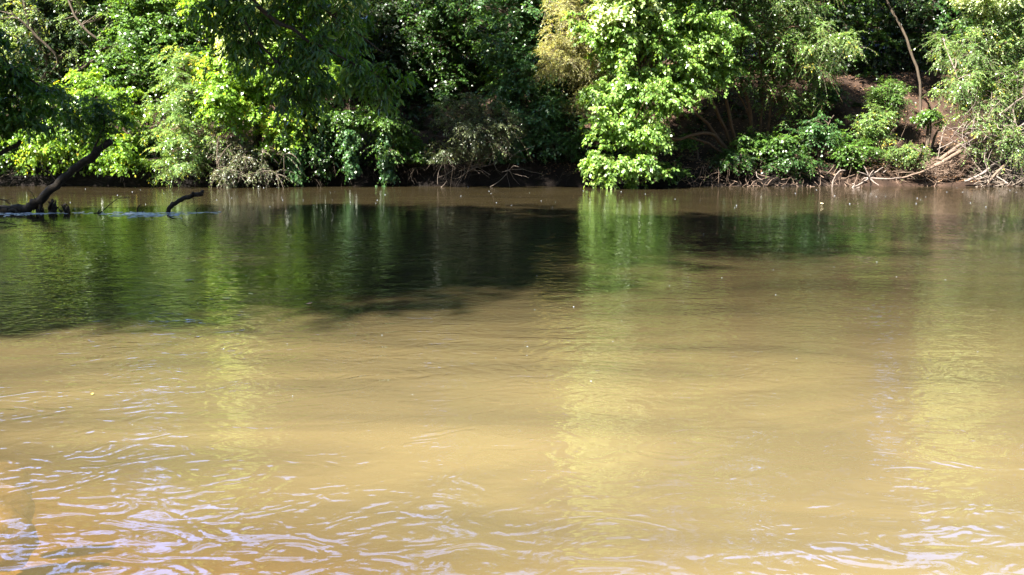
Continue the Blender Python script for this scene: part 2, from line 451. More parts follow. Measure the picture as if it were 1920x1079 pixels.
def plant(name, label, cat, base, ells, leaf='mid', trunks=(), n=120, crad=.6, limbs=.35, bark=None, twigmat=None, seed=1, group=None,
          tw_r=.006, limb_r=.025, parts=('trunk', 'crown'), rt=(.12, .04), shell=.42, **kw):
    rng = np.random.default_rng(seed)
    bark = bark or BARK
    base = np.array(base, float)
    if len(base) == 2: base = np.array([base[0], base[1], float(ground(base[0], base[1])) - .05])
    root = empty(name, base); tag(root, label, cat, group)
    g = Geo(); skel = []
    for tr in trunks:
        pts = [np.array(q, float) for q in tr[0]]; r0, r1 = tr[1] if len(tr) > 1 else rt
        P = g.tube(pts, r0, r1, k=16, sides=9, rng=rng, wob=r0 * .25, rough=.06)
        skel.append(P)
    if not trunks:
        ctr = np.mean([e[0] for e in ells], 0)
        for q in range(3):
            tip = ells[rng.integers(len(ells))][0] + rng.normal(0, .3, 3)
            P = g.tube([base + rng.normal(0, .08, 3) * [1, 1, 0], base * .5 + tip * .5 + rng.normal(0, .25, 3), tip], rt[0] * .6, rt[1] * .4, k=10, sides=6, rng=rng, wob=.02)
            skel.append(P)
    S = np.vstack(skel)
    C, out_ = sample_crown(ells, n, rng, shell)
    # limbs from the skeleton to the clusters
    sel = rng.random(len(C)) < limbs
    if sel.any():
        Cs = C[sel]
        cost = np.linalg.norm(Cs[:, None, :] - S[None], axis=2) + 1.5 * np.maximum(S[None, :, 2] - Cs[:, None, 2], 0)
        st = S[cost.argmin(1)]
        mid = st * .45 + Cs * .55 + rng.normal(0, .12, Cs.shape) + np.array([0, 0, .12]) * np.linalg.norm(Cs - st, axis=1)[:, None]
        t = np.linspace(0, 1, 7)[None, :, None]
        P = (1 - t) ** 2 * st[:, None] + 2 * t * (1 - t) * mid[:, None] + t ** 2 * Cs[:, None]
        R = np.linspace(limb_r, limb_r * .3, 7)[None].repeat(len(Cs), 0) * rng.uniform(.6, 1.3, (len(Cs), 1))
        V, Fq = tubes(P, R, 5); g.add(V, Fq)
    g.obj(parts[0], bark, root)
    V, Fq, tn, lines = foliage(C, out_, crad, rng, **kw)
    obj(parts[1], V, Fq, LM[leaf], root, attr=tn)
    TV, TF = tubes(lines, np.linspace(tw_r, tw_r * .3, lines.shape[1])[None].repeat(len(lines), 0), 3)
    obj('twigs', TV, TF, twigmat or bark, root)
    return root


G = lambda x, y: np.array([x, y, float(ground(x, y)) - .08])
def gp(px, d):
    p = at(px, 300, d); return G(p[0], d)

# -- left end of the far bank
b = gp(60, 43)
plant('willow_tree', 'pale silvery green willow at the top left of the far bank, leaning limbs showing', 'tree', b,
      [px_ell(60, 70, 43, 130, 90, 2.0), px_ell(190, 40, 43, 110, 70, 1.8), px_ell(100, -80, 43, 190, 120, 2.6), px_ell(40, 190, 42, 90, 60, 1.5)],
      'silver', [([b, at(90, 130, 42), at(50, 20, 41.3), at(10, -150, 42)], (.10, .04)), ([b, at(110, 120, 41.6), at(70, 70, 41.2), at(20, 20, 41)], (.07, .03)),
                 ([b + [1, 0, 0], at(190, 95, 41.6), at(140, 30, 41.3), at(90, -120, 42)], (.07, .03))],
      n=360, crad=.8, ntw=10, nlf=15, leafsz=(.11, .03), droop=.55, flat=.7, hang=.3, seed=11, parts=('trunk', 'crown'))
b = gp(300, 42)
plant('maple_tree', 'tall deep green maple rising behind the layered bush on the left', 'tree', b,
      [px_ell(310, 60, 42, 110, 90, 1.8), px_ell(360, 170, 41, 70, 80, 1.3), px_ell(240, 130, 42, 80, 80, 1.4), px_ell(320, -110, 43, 160, 130, 2.4), px_ell(245, 270, 39, 70, 60, 1.0)],
      'mid', [([b, at(300, 180, 42), at(275, 50, 42), at(240, -60, 42), at(230, -200, 42)], (.2, .05))],
      n=420, crad=.75, ntw=11, nlf=13, leafsz=(.12, .09), droop=.35, flat=.4, seed=12)
b = gp(120, 38)
plant('riverside_bush', 'bright yellow green bush drooping to the water behind the leaning trunk', 'bush', b,
      [px_ell(185, 200, 37, 70, 60, 1.2), px_ell(130, 250, 36.6, 70, 50, 1.0), px_ell(215, 290, 36.2, 45, 45, .8), px_ell(60, 260, 37, 70, 45, 1.0)],
      'bright', n=170, crad=.55, ntw=11, nlf=13, leafsz=(.12, .075), droop=.6, flat=.5, hang=.35, zmin=.45, seed=13, bark=BARKD)
b = gp(20, 38.5)
plant('riverside_bush', 'dull green bush at the far left edge above the small mud strip', 'bush', b,
      [px_ell(10, 290, 37.6, 60, 50, 1.2), px_ell(-60, 200, 38, 100, 90, 1.5)], 'mid', n=150, crad=.55, ntw=10, nlf=12, leafsz=(.10, .06), seed=14)
b = gp(345, 38)
plant('layered_tree', 'small tree with drooping feathery layers of fronds left of the bright central tree', 'tree', b,
      [px_ell(340, 130, 37, 45, 35, .9), px_ell(335, 195, 36.7, 58, 40, 1.0), px_ell(345, 255, 36.4, 62, 35, 1.0), px_ell(330, 300, 36.2, 60, 28, .8)],
      'fresh', [([b, at(350, 260, 37.4), at(345, 180, 37.2), at(345, 110, 37)], (.07, .02))],
      n=170, crad=.62, ntw=9, nlf=20, leafsz=(.085, .032), droop=.6, flat=.25, njit=.3, hang=.1, seed=15)
# -- big bright tree left of centre
b = gp(480, 38.5)
plant('riverside_tree', 'big bright yellow green tree left of centre partly behind the overhanging dark branch', 'tree', b,
      [px_ell(470, 130, 36.8, 80, 70, 1.5), px_ell(430, 200, 36.3, 45, 50, 1.0), px_ell(560, 130, 37.2, 80, 80, 1.5), px_ell(520, 230, 36.6, 60, 45, 1.0), px_ell(500, 20, 38, 120, 70, 1.8), px_ell(480, -110, 37.6, 95, 90, 1.6), px_ell(460, -240, 37.8, 75, 90, 1.4)],
      'bright', [([b, at(480, 200, 38), at(470, 90, 37.6), at(480, -50, 38), at(520, -200, 38.5)], (.18, .05)), ([b, at(540, 210, 38), at(600, 110, 38), at(640, 0, 38)], (.12, .04))],
      n=560, crad=.66, ntw=12, nlf=13, leafsz=(.13, .085), droop=.45, flat=.5, hang=.25, seed=16)
b = gp(455, 37.6)
plant('twiggy_bush', 'pale twiggy bush trailing into the water under the bright tree', 'bush', b,
      [px_ell(440, 265, 36.6, 45, 35, .8), px_ell(475, 305, 36.1, 60, 32, .7), px_ell(430, 320, 35.9, 28, 22, .5)],
      'grey', n=120, crad=.55, ntw=12, nlf=9, leafsz=(.07, .032), droop=.6, flat=.7, tw_r=.009, twigmat=TWIG, seed=17, limbs=.6)
b = gp(590, 38)
plant('riverside_bush', 'dark green bush hanging over the water below the tip of the overhanging branch', 'bush', b,
      [px_ell(570, 240, 37.4, 70, 45, 1.1), px_ell(590, 300, 37, 75, 40, .8)], 'deep', n=130, crad=.55, ntw=10, nlf=12, leafsz=(.10, .065), droop=.6, zmin=.85, seed=18)
def vine(px, py0, py1, d, wpx, label, seed, leaf='blue'):
    top = at(px, py0, d + .3)
    ells = [px_ell(px + (k - 1.5) * 3, py0 + (py1 - py0) * (k + .5) / 4, d, wpx * (1 - .12 * k), (py1 - py0) / 6.5, .28) for k in range(4)]
    stem = [([top + [0, .3, 1.2], top, at(px + 4, (py0 + py1) / 2, d), at(px, py1, d)], (.02, .008))]
    return plant('hanging_vine', label, 'vine', at(px, py1, d), ells, leaf, stem, n=70, crad=.22, ntw=7, nlf=8, leafsz=(.09, .075), droop=.9, flat=.4, njit=.45, upb=-.2, hang=.5, limbs=0, seed=seed, parts=('stem', 'foliage'), tw_r=.004)


vine(552, 262, 335, 36.3, 18, 'rounded curtain of vine leaves hanging near the water left of the longer ones', 21)
vine(600, 250, 330, 36.6, 15, 'narrow shaded curtain of vine leaves between two brighter hanging curtains', 22, 'deep')
vine(655, 240, 325, 36.2, 17, 'bright narrow curtain of vine leaves hanging free in front of the dark hollow', 23)
vine(722, 245, 335, 36.6, 14, 'thin curtain of vine leaves hanging at the right end of the vine covered shrub', 24)
b = gp(690, 38.5)
plant('vine_covered_shrub', 'shrub smothered in vines with glossy pale tops right of the overhanging branch', 'bush', b,
      [px_ell(650, 225, 37, 40, 25, .8), px_ell(715, 225, 37, 45, 28, .9), px_ell(740, 262, 37, 40, 28, .8), px_ell(770, 300, 37.3, 40, 30, .7)],
      'mid', n=130, crad=.5, ntw=10, nlf=12, leafsz=(.09, .07), droop=.6, flat=.4, zmin=.85, seed=25)
# -- dark centre
b = gp(850, 44)
plant('forest_tree', 'tall shaded tree with a crooked dark trunk showing through its leaves at upper centre', 'tree', b,
      [px_ell(780, 60, 43, 90, 80, 1.8), px_ell(860, 120, 44.5, 90, 90, 1.4), px_ell(760, 180, 42, 70, 60, 1.4), px_ell(900, 20, 44.5, 90, 60, 1.6), px_ell(830, -120, 44, 160, 120, 2.5)],
      'deep', [([b, at(856, 160, 42.8), at(842, 90, 42.4), at(826, 40, 42.2), at(800, -60, 42.5), at(790, -180, 43)], (.19, .06)), ([at(842, 90, 42.4), at(858, 40, 42.5), at(872, -20, 43)], (.09, .04))],
      n=430, crad=.7, ntw=10, nlf=12, leafsz=(.12, .07), droop=.4, flat=.5, seed=31)
b = gp(885, 37.6)
plant('twiggy_bush', 'drab olive twiggy bush sagging over the dark hollow at the centre of the far bank', 'bush', b,
      [px_ell(880, 205, 36.8, 60, 26, .9), px_ell(885, 250, 36.4, 62, 30, .8), px_ell(850, 285, 36.2, 38, 20, .6), px_ell(940, 235, 36.6, 45, 30, .8)],
      'grey', n=100, crad=.62, ntw=12, nlf=11, leafsz=(.085, .034), droop=.6, flat=.6, tw_r=.006, zmin=.85, seed=32, limbs=.6, outb=.8)
b = gp(985, 40)
plant('forest_tree', 'dark glossy tree filling the gap between the drab bush and the blond feathery tree', 'tree', b,
      [px_ell(960, 70, 40, 75, 70, 1.4), px_ell(990, 150, 39, 80, 60, 1.3), px_ell(1020, 240, 38, 75, 60, 1.1), px_ell(960, 270, 37.6, 60, 40, 1.0), px_ell(1060, 260, 37.8, 40, 60, .8), px_ell(960, -60, 41, 130, 100, 2.2)],
      'blue', [([b, at(975, 180, 40), at(960, 80, 40), at(940, -60, 41), at(930, -170, 41)], (.16, .05))],
      n=430, crad=.64, ntw=11, nlf=12, leafsz=(.11, .07), droop=.45, flat=.45, zmin=.85, seed=33)
b = gp(1075, 40)
plant('feathery_tree', 'blond feathery tree leaning out beside the bright broad leaved tree', 'tree', b,
      [px_ell(1075, 70, 37.6, 52, 42, .9), px_ell(1040, 110, 37.4, 30, 30, .6), px_ell(1090, 130, 37.8, 42, 45, .8), px_ell(1095, 190, 37.8, 26, 30, .6), px_ell(1070, 10, 38.4, 50, 35, 1.0)],
      'pale', [([b, at(1090, 220, 39.2), at(1085, 120, 38.6), at(1065, 50, 38)], (.08, .03))],
      n=210, crad=.55, ntw=13, nlf=18, leafsz=(.06, .02), droop=.5, flat=.6, tw_r=.007, twigmat=TWIG, seed=34)
# -- bright broad-leaved tree, several stems leaning out from (1380, 275)
b = gp(1375, 38.4)
st = b + [0, 0, .1]
plant('leaning_tree', 'bright broad leaved tree leaning left over the water from a clump of bare reddish stems', 'tree', b,
      [px_ell(1150, 60, 36.2, 62, 70, 1.0), px_ell(1230, 70, 36.4, 80, 80, 1.2), px_ell(1160, 170, 35.7, 62, 45, .9), px_ell(1240, 180, 36.2, 75, 50, 1.0), px_ell(1140, 235, 35.3, 40, 38, .7),
       px_ell(1200, 250, 35.4, 62, 42, .9), px_ell(1130, 300, 35.0, 42, 36, .6), px_ell(1195, 312, 35.1, 50, 30, .6), px_ell(1310, 60, 36.8, 80, 80, 1.2), px_ell(1340, 130, 37, 50, 35, .8),
       px_ell(1190, -60, 36.6, 110, 90, 1.5), px_ell(1310, -110, 37.4, 100, 90, 1.6), px_ell(1170, -190, 36.8, 85, 90, 1.4), px_ell(1180, -310, 37.2, 70, 80, 1.3)],
      'broad', [([st, at(1325, 232, 37.6), at(1270, 190, 36.8), at(1200, 150, 36.2)], (.07, .025)),
                ([st + [.1, .1, 0], at(1352, 225, 37.9), at(1330, 170, 37.4), at(1320, 60, 37), at(1290, -60, 37)], (.075, .03)),
                ([st + [.25, .0, 0], at(1368, 220, 37.9), at(1348, 120, 37.5), at(1335, 50, 37.2), at(1350, -80, 37)], (.07, .03)),
                ([st + [-.1, -.1, 0], at(1330, 250, 37.4), at(1260, 262, 36.4), at(1180, 250, 35.6)], (.08, .025)),
                ([st + [-.1, -.2, 0], at(1290, 258, 37.0), at(1210, 300, 35.8), at(1196, 350, 35.1)], (.05, .02))],
      n=1120, crad=.5, ntw=11, nlf=12, leafsz=(.125, .085), droop=.5, flat=.55, hang=.5, njit=.7, seed=35, bark=BARKR, limbs=.3)
b = gp(1412, 38.9)
plant('multi_stem_tree', 'brownish green twiggy tree with upright bare stems right of the bright leaning tree', 'tree', b,
      [px_ell(1420, 60, 38, 60, 65, 1.0), px_ell(1480, 90, 38, 60, 50, 1.0), px_ell(1440, 160, 38.4, 70, 35, .8), px_ell(1500, 190, 38.6, 70, 34, .7), px_ell(1350, 40, 37.4, 60, 50, .8), px_ell(1530, 140, 38.4, 55, 34, .6), px_ell(1390, 120, 38.0, 50, 34, .5), px_ell(1440, -60, 38.4, 110, 80, 1.6), px_ell(1400, -170, 38.6, 130, 90, 2.0)],
      'mid', [([b, at(1405, 200, 38.6), at(1388, 140, 38.4), at(1393, 60, 38), at(1400, -60, 38)], (.08, .03)), ([b + [.1, 0, 0], at(1402, 210, 38.7), at(1380, 165, 38.4), at(1365, 100, 38)], (.05, .02)),
              ([b + [.5, .1, 0], at(1448, 170, 38.7), at(1452, 80, 38.4), at(1470, 0, 38)], (.06, .02)), ([b + [.2, .1, 0], at(1430, 180, 38.7), at(1425, 100, 38.4), at(1430, 20, 38)], (.05, .02))],
      n=380, crad=.6, ntw=13, nlf=10, leafsz=(.08, .042), droop=.5, flat=.9, seed=36, bark=BARKR, tw_r=.008, limbs=.6)
b = gp(1530, 40.4)
plant('arching_tree', 'light green tree throwing feathery arching sprays to the right above the bare slope', 'tree', b,
      [px_ell(1510, 70, 38, 55, 40, .9), px_ell(1560, 85, 37.6, 50, 24, .7), px_ell(1480, 20, 38.4, 60, 40, 1.0), px_ell(1590, 75, 37.5, 24, 14, .4), px_ell(1530, 120, 38.2, 40, 25, .7), px_ell(1500, -70, 39, 90, 70, 1.4)],
      'fresh', [([b, at(1520, 200, 39.8), at(1510, 120, 39), at(1490, 20, 38.6)], (.07, .03))],
      n=190, crad=.6, ntw=12, nlf=16, leafsz=(.075, .03), droop=.6, flat=.6, seed=37, outb=.9, tw_r=.006, twigmat=TWIG)
# -- shrubs on the right-hand slope
def shrub(px, py, d, rx, ry, leaf, label, seed, n=60, lf=(.09, .055), cr=.42, base=None, **kw):
    c = at(px, py, d); rz = kw.pop('rz', .6)
    b = G(c[0] + .1, max(d + .35, base or 0))
    kw.setdefault('droop', .4); kw.setdefault('ntw', 9); kw.setdefault('nlf', 10)
    return plant('low_shrub', label, 'shrub', b, [px_ell(px, py, d, rx, ry, rz)], leaf, n=n, crad=cr, seed=seed, leafsz=lf, **kw)


shrub(1440, 268, 37.4, 62, 20, 'mid', 'glossy green shrub at the foot of the bare reddish stems', 41, n=62, cr=.4, lf=(.10, .065))
shrub(1380, 300, 37.0, 38, 14, 'deep', 'low dark shrub hanging over the undercut bank below the bare stems', 42, n=40, rz=.4)
shrub(1490, 305, 37.0, 60, 20, 'deep', 'wide dark shrub close above the water left of the star shaped snag', 43, n=60, rz=.5)
shrub(1540, 250, 37.6, 45, 30, 'blue', 'dark green shrub on the slope below the arching sprays', 44, n=50)
shrub(1600, 285, 37.2, 38, 24, 'mid', 'mid green shrub directly above the star shaped snag', 45, n=50)
shrub(1640, 235, 37.8, 36, 34, 'fresh', 'sunlit light green shrub in the middle of the right slope', 46, n=80, lf=(.075, .04))
shrub(1668, 180, 39.6, 34, 32, 'mid', 'grey green shrub highest on the slope left of the slim leaning trunk', 47, n=90, lf=(.08, .035))
shrub(1700, 290, 37.0, 42, 20, 'fresh', 'pale small leaved shrub tangled with dead twigs beside the log pile', 48, n=90, lf=(.055, .03), cr=.32, rz=.4)
shrub(1745, 222, 38.6, 22, 14, 'mid', 'small leafy clump on the bare soil below the slim leaning trunk', 49, n=24, cr=.3)
shrub(1545, 178, 40.6, 34, 22, 'deep', 'shaded shrub at the left end of the exposed soil patch', 50, n=40)
shrub(1290, 268, 37.9, 14, 12, 'mid', 'tiny sapling on the bare earth under the leaning tree', 51, n=10, cr=.3, lf=(.12, .07), rz=.2)
shrub(1250, 318, 36.7, 30, 16, 'mid', 'low shrub at the waterline just right of the drooping bright leaves', 52, n=22, cr=.28, rz=.25)
b = gp(1850, 39)
plant('arching_bush', 'big light green bush of arching shoots on the right with bare pale stems inside', 'bush', b,
      [px_ell(1830, 90, 37.8, 85, 40, 1.0), px_ell(1900, 50, 38, 80, 60, 1.3), px_ell(1820, 160, 37.4, 70, 38, .9), px_ell(1890, 170, 37.2, 70, 50, .9), px_ell(1835, 240, 37.0, 42, 45, .6),
       px_ell(1910, 250, 36.9, 42, 35, .6), px_ell(1960, 120, 37.6, 80, 110, 1.2), px_ell(1880, -60, 38.2, 100, 70, 1.4), px_ell(1870, -170, 38.6, 80, 80, 1.3)],
      'fresh', [([b, at(1850, 250, 37.4), at(1810, 190, 37.0), at(1790, 130, 37)], (.035, .012)), ([b + [.1, 0, 0], at(1870, 230, 37.2), at(1920, 180, 36.9)], (.03, .01)),
                ([b, at(1860, 260, 37.2), at(1852, 220, 36.7), at(1875, 190, 36.6)], (.025, .01)), ([b, at(1870, 180, 38), at(1850, 70, 38), at(1900, -80, 38.4)], (.05, .015)), ([b + [.4, 0, 0], at(1910, 170, 38), at(1940, 60, 38), at(1960, -60, 38.4)], (.05, .015)), ([b + [.8, 0, 0], at(1890, 260, 37), at(1925, 240, 36.6)], (.03, .012))],
      n=560, crad=.62, ntw=12, nlf=15, leafsz=(.075, .036), droop=.55, flat=.6, outb=.8, tw_r=.007, twigmat=TWIG, bark=TWIG, seed=53, limbs=.3)
b = gp(1728, 40.3)
plant('slim_tree', 'slim grey bare trunk leaning left across the dark wood above the right slope', 'tree', G(at(1731, 186, 40.4)[0], 40.4),
      [px_ell(1660, -60, 41, 70, 50, 1.2), px_ell(1600, -120, 41.5, 90, 60, 1.4)], 'deep',
      [([G(at(1731, 186, 40.4)[0], 40.4), at(1722, 140, 40.5), at(1705, 90, 40.6), at(1690, 50, 40.7), at(1668, 15, 40.8), at(1655, -30, 41), at(1640, -110, 41)], (.055, .04))], n=110, crad=.7, seed=54, limbs=.3)

# -- wood behind: dark trees standing close together
rng = np.random.default_rng(99)
k = 0
for row, (yy, cnt, x0, x1) in enumerate([(45.5, 12, -25, 25), (51, 11, -29, 29), (60, 11, -36, 36)]):
    for q in range(cnt):
        x = x0 + (x1 - x0) * (q + .5 + rng.uniform(-.25, .25)) / cnt; y = yy + rng.uniform(-1.2, 1.2)
        b = G(x, y); az = x / y
        el = np.interp(az, [-.6, -.45, -.2, -.08, 0, .2, .3, .4, .5, .58, .7], [27.5, 27, 26, 27.5, 30, 30, 26.5, 28, 26, 21.5, 19]) + rng.uniform(-1.0, .6)   # the wood is tallest in the middle, lowest at the right
        H = math.tan(math.radians(el)) * y - CAMH - b[2]
        ells = [(b + [rng.normal(0, .8), rng.normal(0, .5), H * f], np.array([2.9 - 1.2 * f, 2.0, H * .19])) for f in (.18, .38, .6, .8)]
        lean = rng.normal(0, .7)
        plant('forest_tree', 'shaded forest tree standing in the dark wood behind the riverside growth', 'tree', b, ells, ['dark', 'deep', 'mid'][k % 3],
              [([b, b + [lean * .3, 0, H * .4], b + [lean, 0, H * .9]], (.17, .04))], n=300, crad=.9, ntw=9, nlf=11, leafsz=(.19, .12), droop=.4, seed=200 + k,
              group='shaded trees of the wood behind the far bank', limbs=.3, tw_r=.008)
        k += 1

rng = np.random.default_rng(77)
for q in range(17):
    x = -21 + 42 * (q + .5 + rng.uniform(-.3, .3)) / 17; y = 42.6 + rng.uniform(-.5, .7)
    if 6 < x < 17: y += 1.6
    b = G(x, y); H = rng.uniform(3.6, 5.2)
    ells = [(b + [rng.normal(0, .4), -.2, H * f], np.array([1.7 - .4 * f, 1.0, H * .22])) for f in (.15, .4, .65, .9)]
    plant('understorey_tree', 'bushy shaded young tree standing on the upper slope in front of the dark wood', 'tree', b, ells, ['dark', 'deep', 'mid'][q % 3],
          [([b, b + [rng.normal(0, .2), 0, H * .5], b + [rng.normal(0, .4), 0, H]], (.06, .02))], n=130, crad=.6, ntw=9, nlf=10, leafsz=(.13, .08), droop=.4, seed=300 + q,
          group='shaded young trees in front of the wood', limbs=.4, tw_r=.006)

# -- leaves painted paler as sunlight on the tops of the tallest bright crowns
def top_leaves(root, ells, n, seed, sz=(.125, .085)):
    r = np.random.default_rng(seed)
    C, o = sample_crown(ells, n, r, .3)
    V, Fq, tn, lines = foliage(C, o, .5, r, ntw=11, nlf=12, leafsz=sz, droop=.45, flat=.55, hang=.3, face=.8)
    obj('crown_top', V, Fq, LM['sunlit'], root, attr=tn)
T_ = {o['label']: o for o in SC.objects if o.get('label')}
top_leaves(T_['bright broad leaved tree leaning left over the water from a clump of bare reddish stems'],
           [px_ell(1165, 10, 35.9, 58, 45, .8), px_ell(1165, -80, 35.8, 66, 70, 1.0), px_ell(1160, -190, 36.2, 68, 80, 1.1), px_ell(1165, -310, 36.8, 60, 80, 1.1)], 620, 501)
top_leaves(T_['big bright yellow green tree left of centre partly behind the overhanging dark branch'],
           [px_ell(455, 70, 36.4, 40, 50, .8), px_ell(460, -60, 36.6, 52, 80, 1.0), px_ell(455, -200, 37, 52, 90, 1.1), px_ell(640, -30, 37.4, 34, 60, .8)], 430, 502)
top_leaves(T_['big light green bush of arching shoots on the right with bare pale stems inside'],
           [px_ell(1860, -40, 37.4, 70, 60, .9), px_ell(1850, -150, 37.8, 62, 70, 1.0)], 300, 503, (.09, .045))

# -- unseen high boughs added to two dark centre trees to shade the bank
def shade_bough(root, start, ells, n, seed):
    r = np.random.default_rng(seed)
    C, o = sample_crown(ells, n, r, .6)
    V, Fq, tn, lines = foliage(C, o, .7, r, ntw=11, nlf=12, leafsz=(.15, .10), droop=.4)
    obj('high_crown', V, Fq, LM['deep'], root, attr=tn)
    g = Geo()
    for c, rad in ells: g.tube([start, (start + c) / 2 + [0, 0, .6], c], .09, .03, k=12, sides=7, rng=r, wob=.03)
    g.obj('shade_bough', BARK, root)
shade_bough(T_['tall shaded tree with a crooked dark trunk showing through its leaves at upper centre'], np.array([-4.5, 41.5, 9.5]),
      [(np.array([-8.2, 33.6, 10.3]), np.array([2.2, 2.0, 1.2])), (np.array([-5.6, 33.2, 10.0]), np.array([2.2, 2.2, 1.2])), (np.array([-6.5, 36.2, 10.8]), np.array([3.0, 1.8, 1.2]))], 210, 511)
shade_bough(T_['dark glossy tree filling the gap between the drab bush and the blond feathery tree'], np.array([-.8, 40.5, 9.5]),
      [(np.array([-3.2, 33.3, 10.2]), np.array([1.9, 2.2, 1.2])), (np.array([-4.3, 36.0, 10.8]), np.array([1.6, 1.6, 1.1]))], 130, 512)

# -- trees on the wooded point at the left, outside the frame: one reaches its limbs into view
b = G(-15.8, 6.5)
ovh = [px_ell(470, 40, 12.6, 90, 60, .5), px_ell(560, 95, 12.4, 70, 55, .45), px_ell(620, 40, 12.8, 80, 55, .5), px_ell(520, -30, 12.8, 130, 45, .6), px_ell(560, 165, 12.2, 55, 30, .35),
       px_ell(650, 130, 12.2, 65, 35, .35), px_ell(725, 150, 12.0, 45, 28, .3), px_ell(595, 205, 12.1, 24, 20, .2), px_ell(425, 12, 13, 52, 30, .3)]
root = plant('overhanging_tree', 'tree reaching in from the upper left with a dark leafy branch hanging over the water', 'tree', b,
      ovh, 'shade',
      [([b, b + [1.5, 0, 4.5], b + [3.4, .4, 9.5], b + [5.2, 0, 15]], (.34, .12)),
       ([b + [2.4, .2, 6.6], at(260, -120, 13.4), at(430, -30, 12.9), at(520, 40, 12.5), at(610, 92, 12.3), at(700, 135, 12.1)], (.055, .006)),
       ([at(430, -30, 12.9), at(470, 60, 12.6), at(530, 130, 12.3), at(590, 200, 12.1)], (.022, .006)),
       ([at(430, -40, 12.9), at(560, -10, 12.8), at(640, 40, 12.6), at(720, 100, 12.3)], (.02, .006))],
      n=122, crad=.27, ntw=7, nlf=8, leafsz=(.105, .034), droop=.6, flat=.5, hang=.75, njit=.5, big=True, seed=61, limbs=.5, limb_r=.008, tw_r=.003, bark=BARKD, upb=-.05)
def add_crown(root, ells, n, crad, seed, leaf='deep', sz=(.2, .13)):
    r = np.random.default_rng(seed)
    C, o = sample_crown(ells, n, r, .6)
    V, Fq, tn, lines = foliage(C, o, crad, r, ntw=10, nlf=11, leafsz=sz, droop=.4, zmin=3)
    obj('high_crown', V, Fq, LM[leaf], root, attr=tn)
add_crown(root, [(np.array([-14, 4.9, 14.0]), np.array([3.8, 2.8, 4.0])), (np.array([-9.5, 6.8, 13.5]), np.array([3.0, 2.2, 2.2]))], 330, 1.1, 62)
b2 = G(-16.8, 11.8)
root2 = plant('point_tree', 'dark leaved tree at the left edge hanging above the slanting trunk', 'tree', b2,
      [px_ell(15, 150, 17, 60, 38, .5), px_ell(50, 195, 17, 45, 34, .5), px_ell(-80, 90, 17, 80, 80, .9), px_ell(5, 240, 17.2, 50, 24, .4), px_ell(-120, 190, 17, 120, 80, 1.0)],
      'shade',
      [([b2, b2 + [1.0, 0, 4.5], b2 + [2.6, 0, 10], b2 + [4, 0, 16]], (.36, .12)), ([b2 + [.5, 0, 1.2], at(-260, 335, 14.6), at(-70, 322, 16.4), at(-10, 294, 17.0), at(38, 264, 17.2)], (.06, .035)),
       ([b2 + [.9, 0, 3.0], at(-80, 150, 17), at(20, 130, 17), at(80, 170, 17)], (.07, .012))],
      n=170, crad=.34, ntw=9, nlf=10, leafsz=(.11, .045), droop=.6, flat=.4, hang=.5, big=True, seed=63, limbs=.15, limb_r=.008, tw_r=.004, bark=BARKD)
add_crown(root2, [(np.array([-10.5, 10.0, 16]), np.array([9, 2.6, 4.0])), (np.array([-14.5, 11.5, 11.5]), np.array([3, 3.0, 3.0]))], 800, 1.1, 64)
b3 = G(-18.5, 17.0)
root3 = plant('point_tree', 'tall tree on the tip of the wooded point at the far left', 'tree', b3,
      [(b3 + [1.5, 0, 6.5], np.array([2.2, 2.0, 1.6]))], 'deep', [([b3, b3 + [.8, 0, 4.5], b3 + [2, 0, 10], b3 + [3, 0, 15]], (.34, .1))], n=80, crad=.9, seed=65, leafsz=(.18, .11), bark=BARKD)
add_crown(root3, [(np.array([-15, 15.7, 15]), np.array([8.5, 2.6, 4.5])), (np.array([-4.5, 12.6, 17]), np.array([8.0, 2.2, 2.2]))], 800, 1.1, 66)

# -- tall trees of the near bank behind and beside the viewer (they only shade the scene)
def copy_tree(src, loc, rz, label):
    c = src.copy(); COL.objects.link(c); c.location = Vector([float(v) for v in loc]); c.rotation_euler = (0, 0, rz); c['label'] = label
    for ch in src.children:
        d = ch.copy(); COL.objects.link(d); d.parent = c
    return c
NB = 'tall trees of the near bank around the viewpoint'; NBL = 'tall leafy tree of the near bank standing behind or beside the viewpoint'
b = G(-9, -14)
nb = plant('near_bank_tree', NBL, 'tree', b, [(b + [0, 0, z], np.array([r_, r_, 2.6])) for z, r_ in ((5, 3.5), (8.5, 4.6), (12, 4.4), (15.5, 3.2))], 'deep',
           [([b, b + [.3, .2, 7], b + [.2, .5, 16]], (.35, .08))], n=420, crad=1.1, ntw=9, nlf=10, leafsz=(.26, .17), seed=400, group=NB)
for q, (x, y) in enumerate([(0, -15), (9, -10), (17, -3), (20, 6), (21, 14), (22, 22), (-17, -11), (-26, -5)]):
    copy_tree(nb, G(x, y), q * 1.3, NBL)

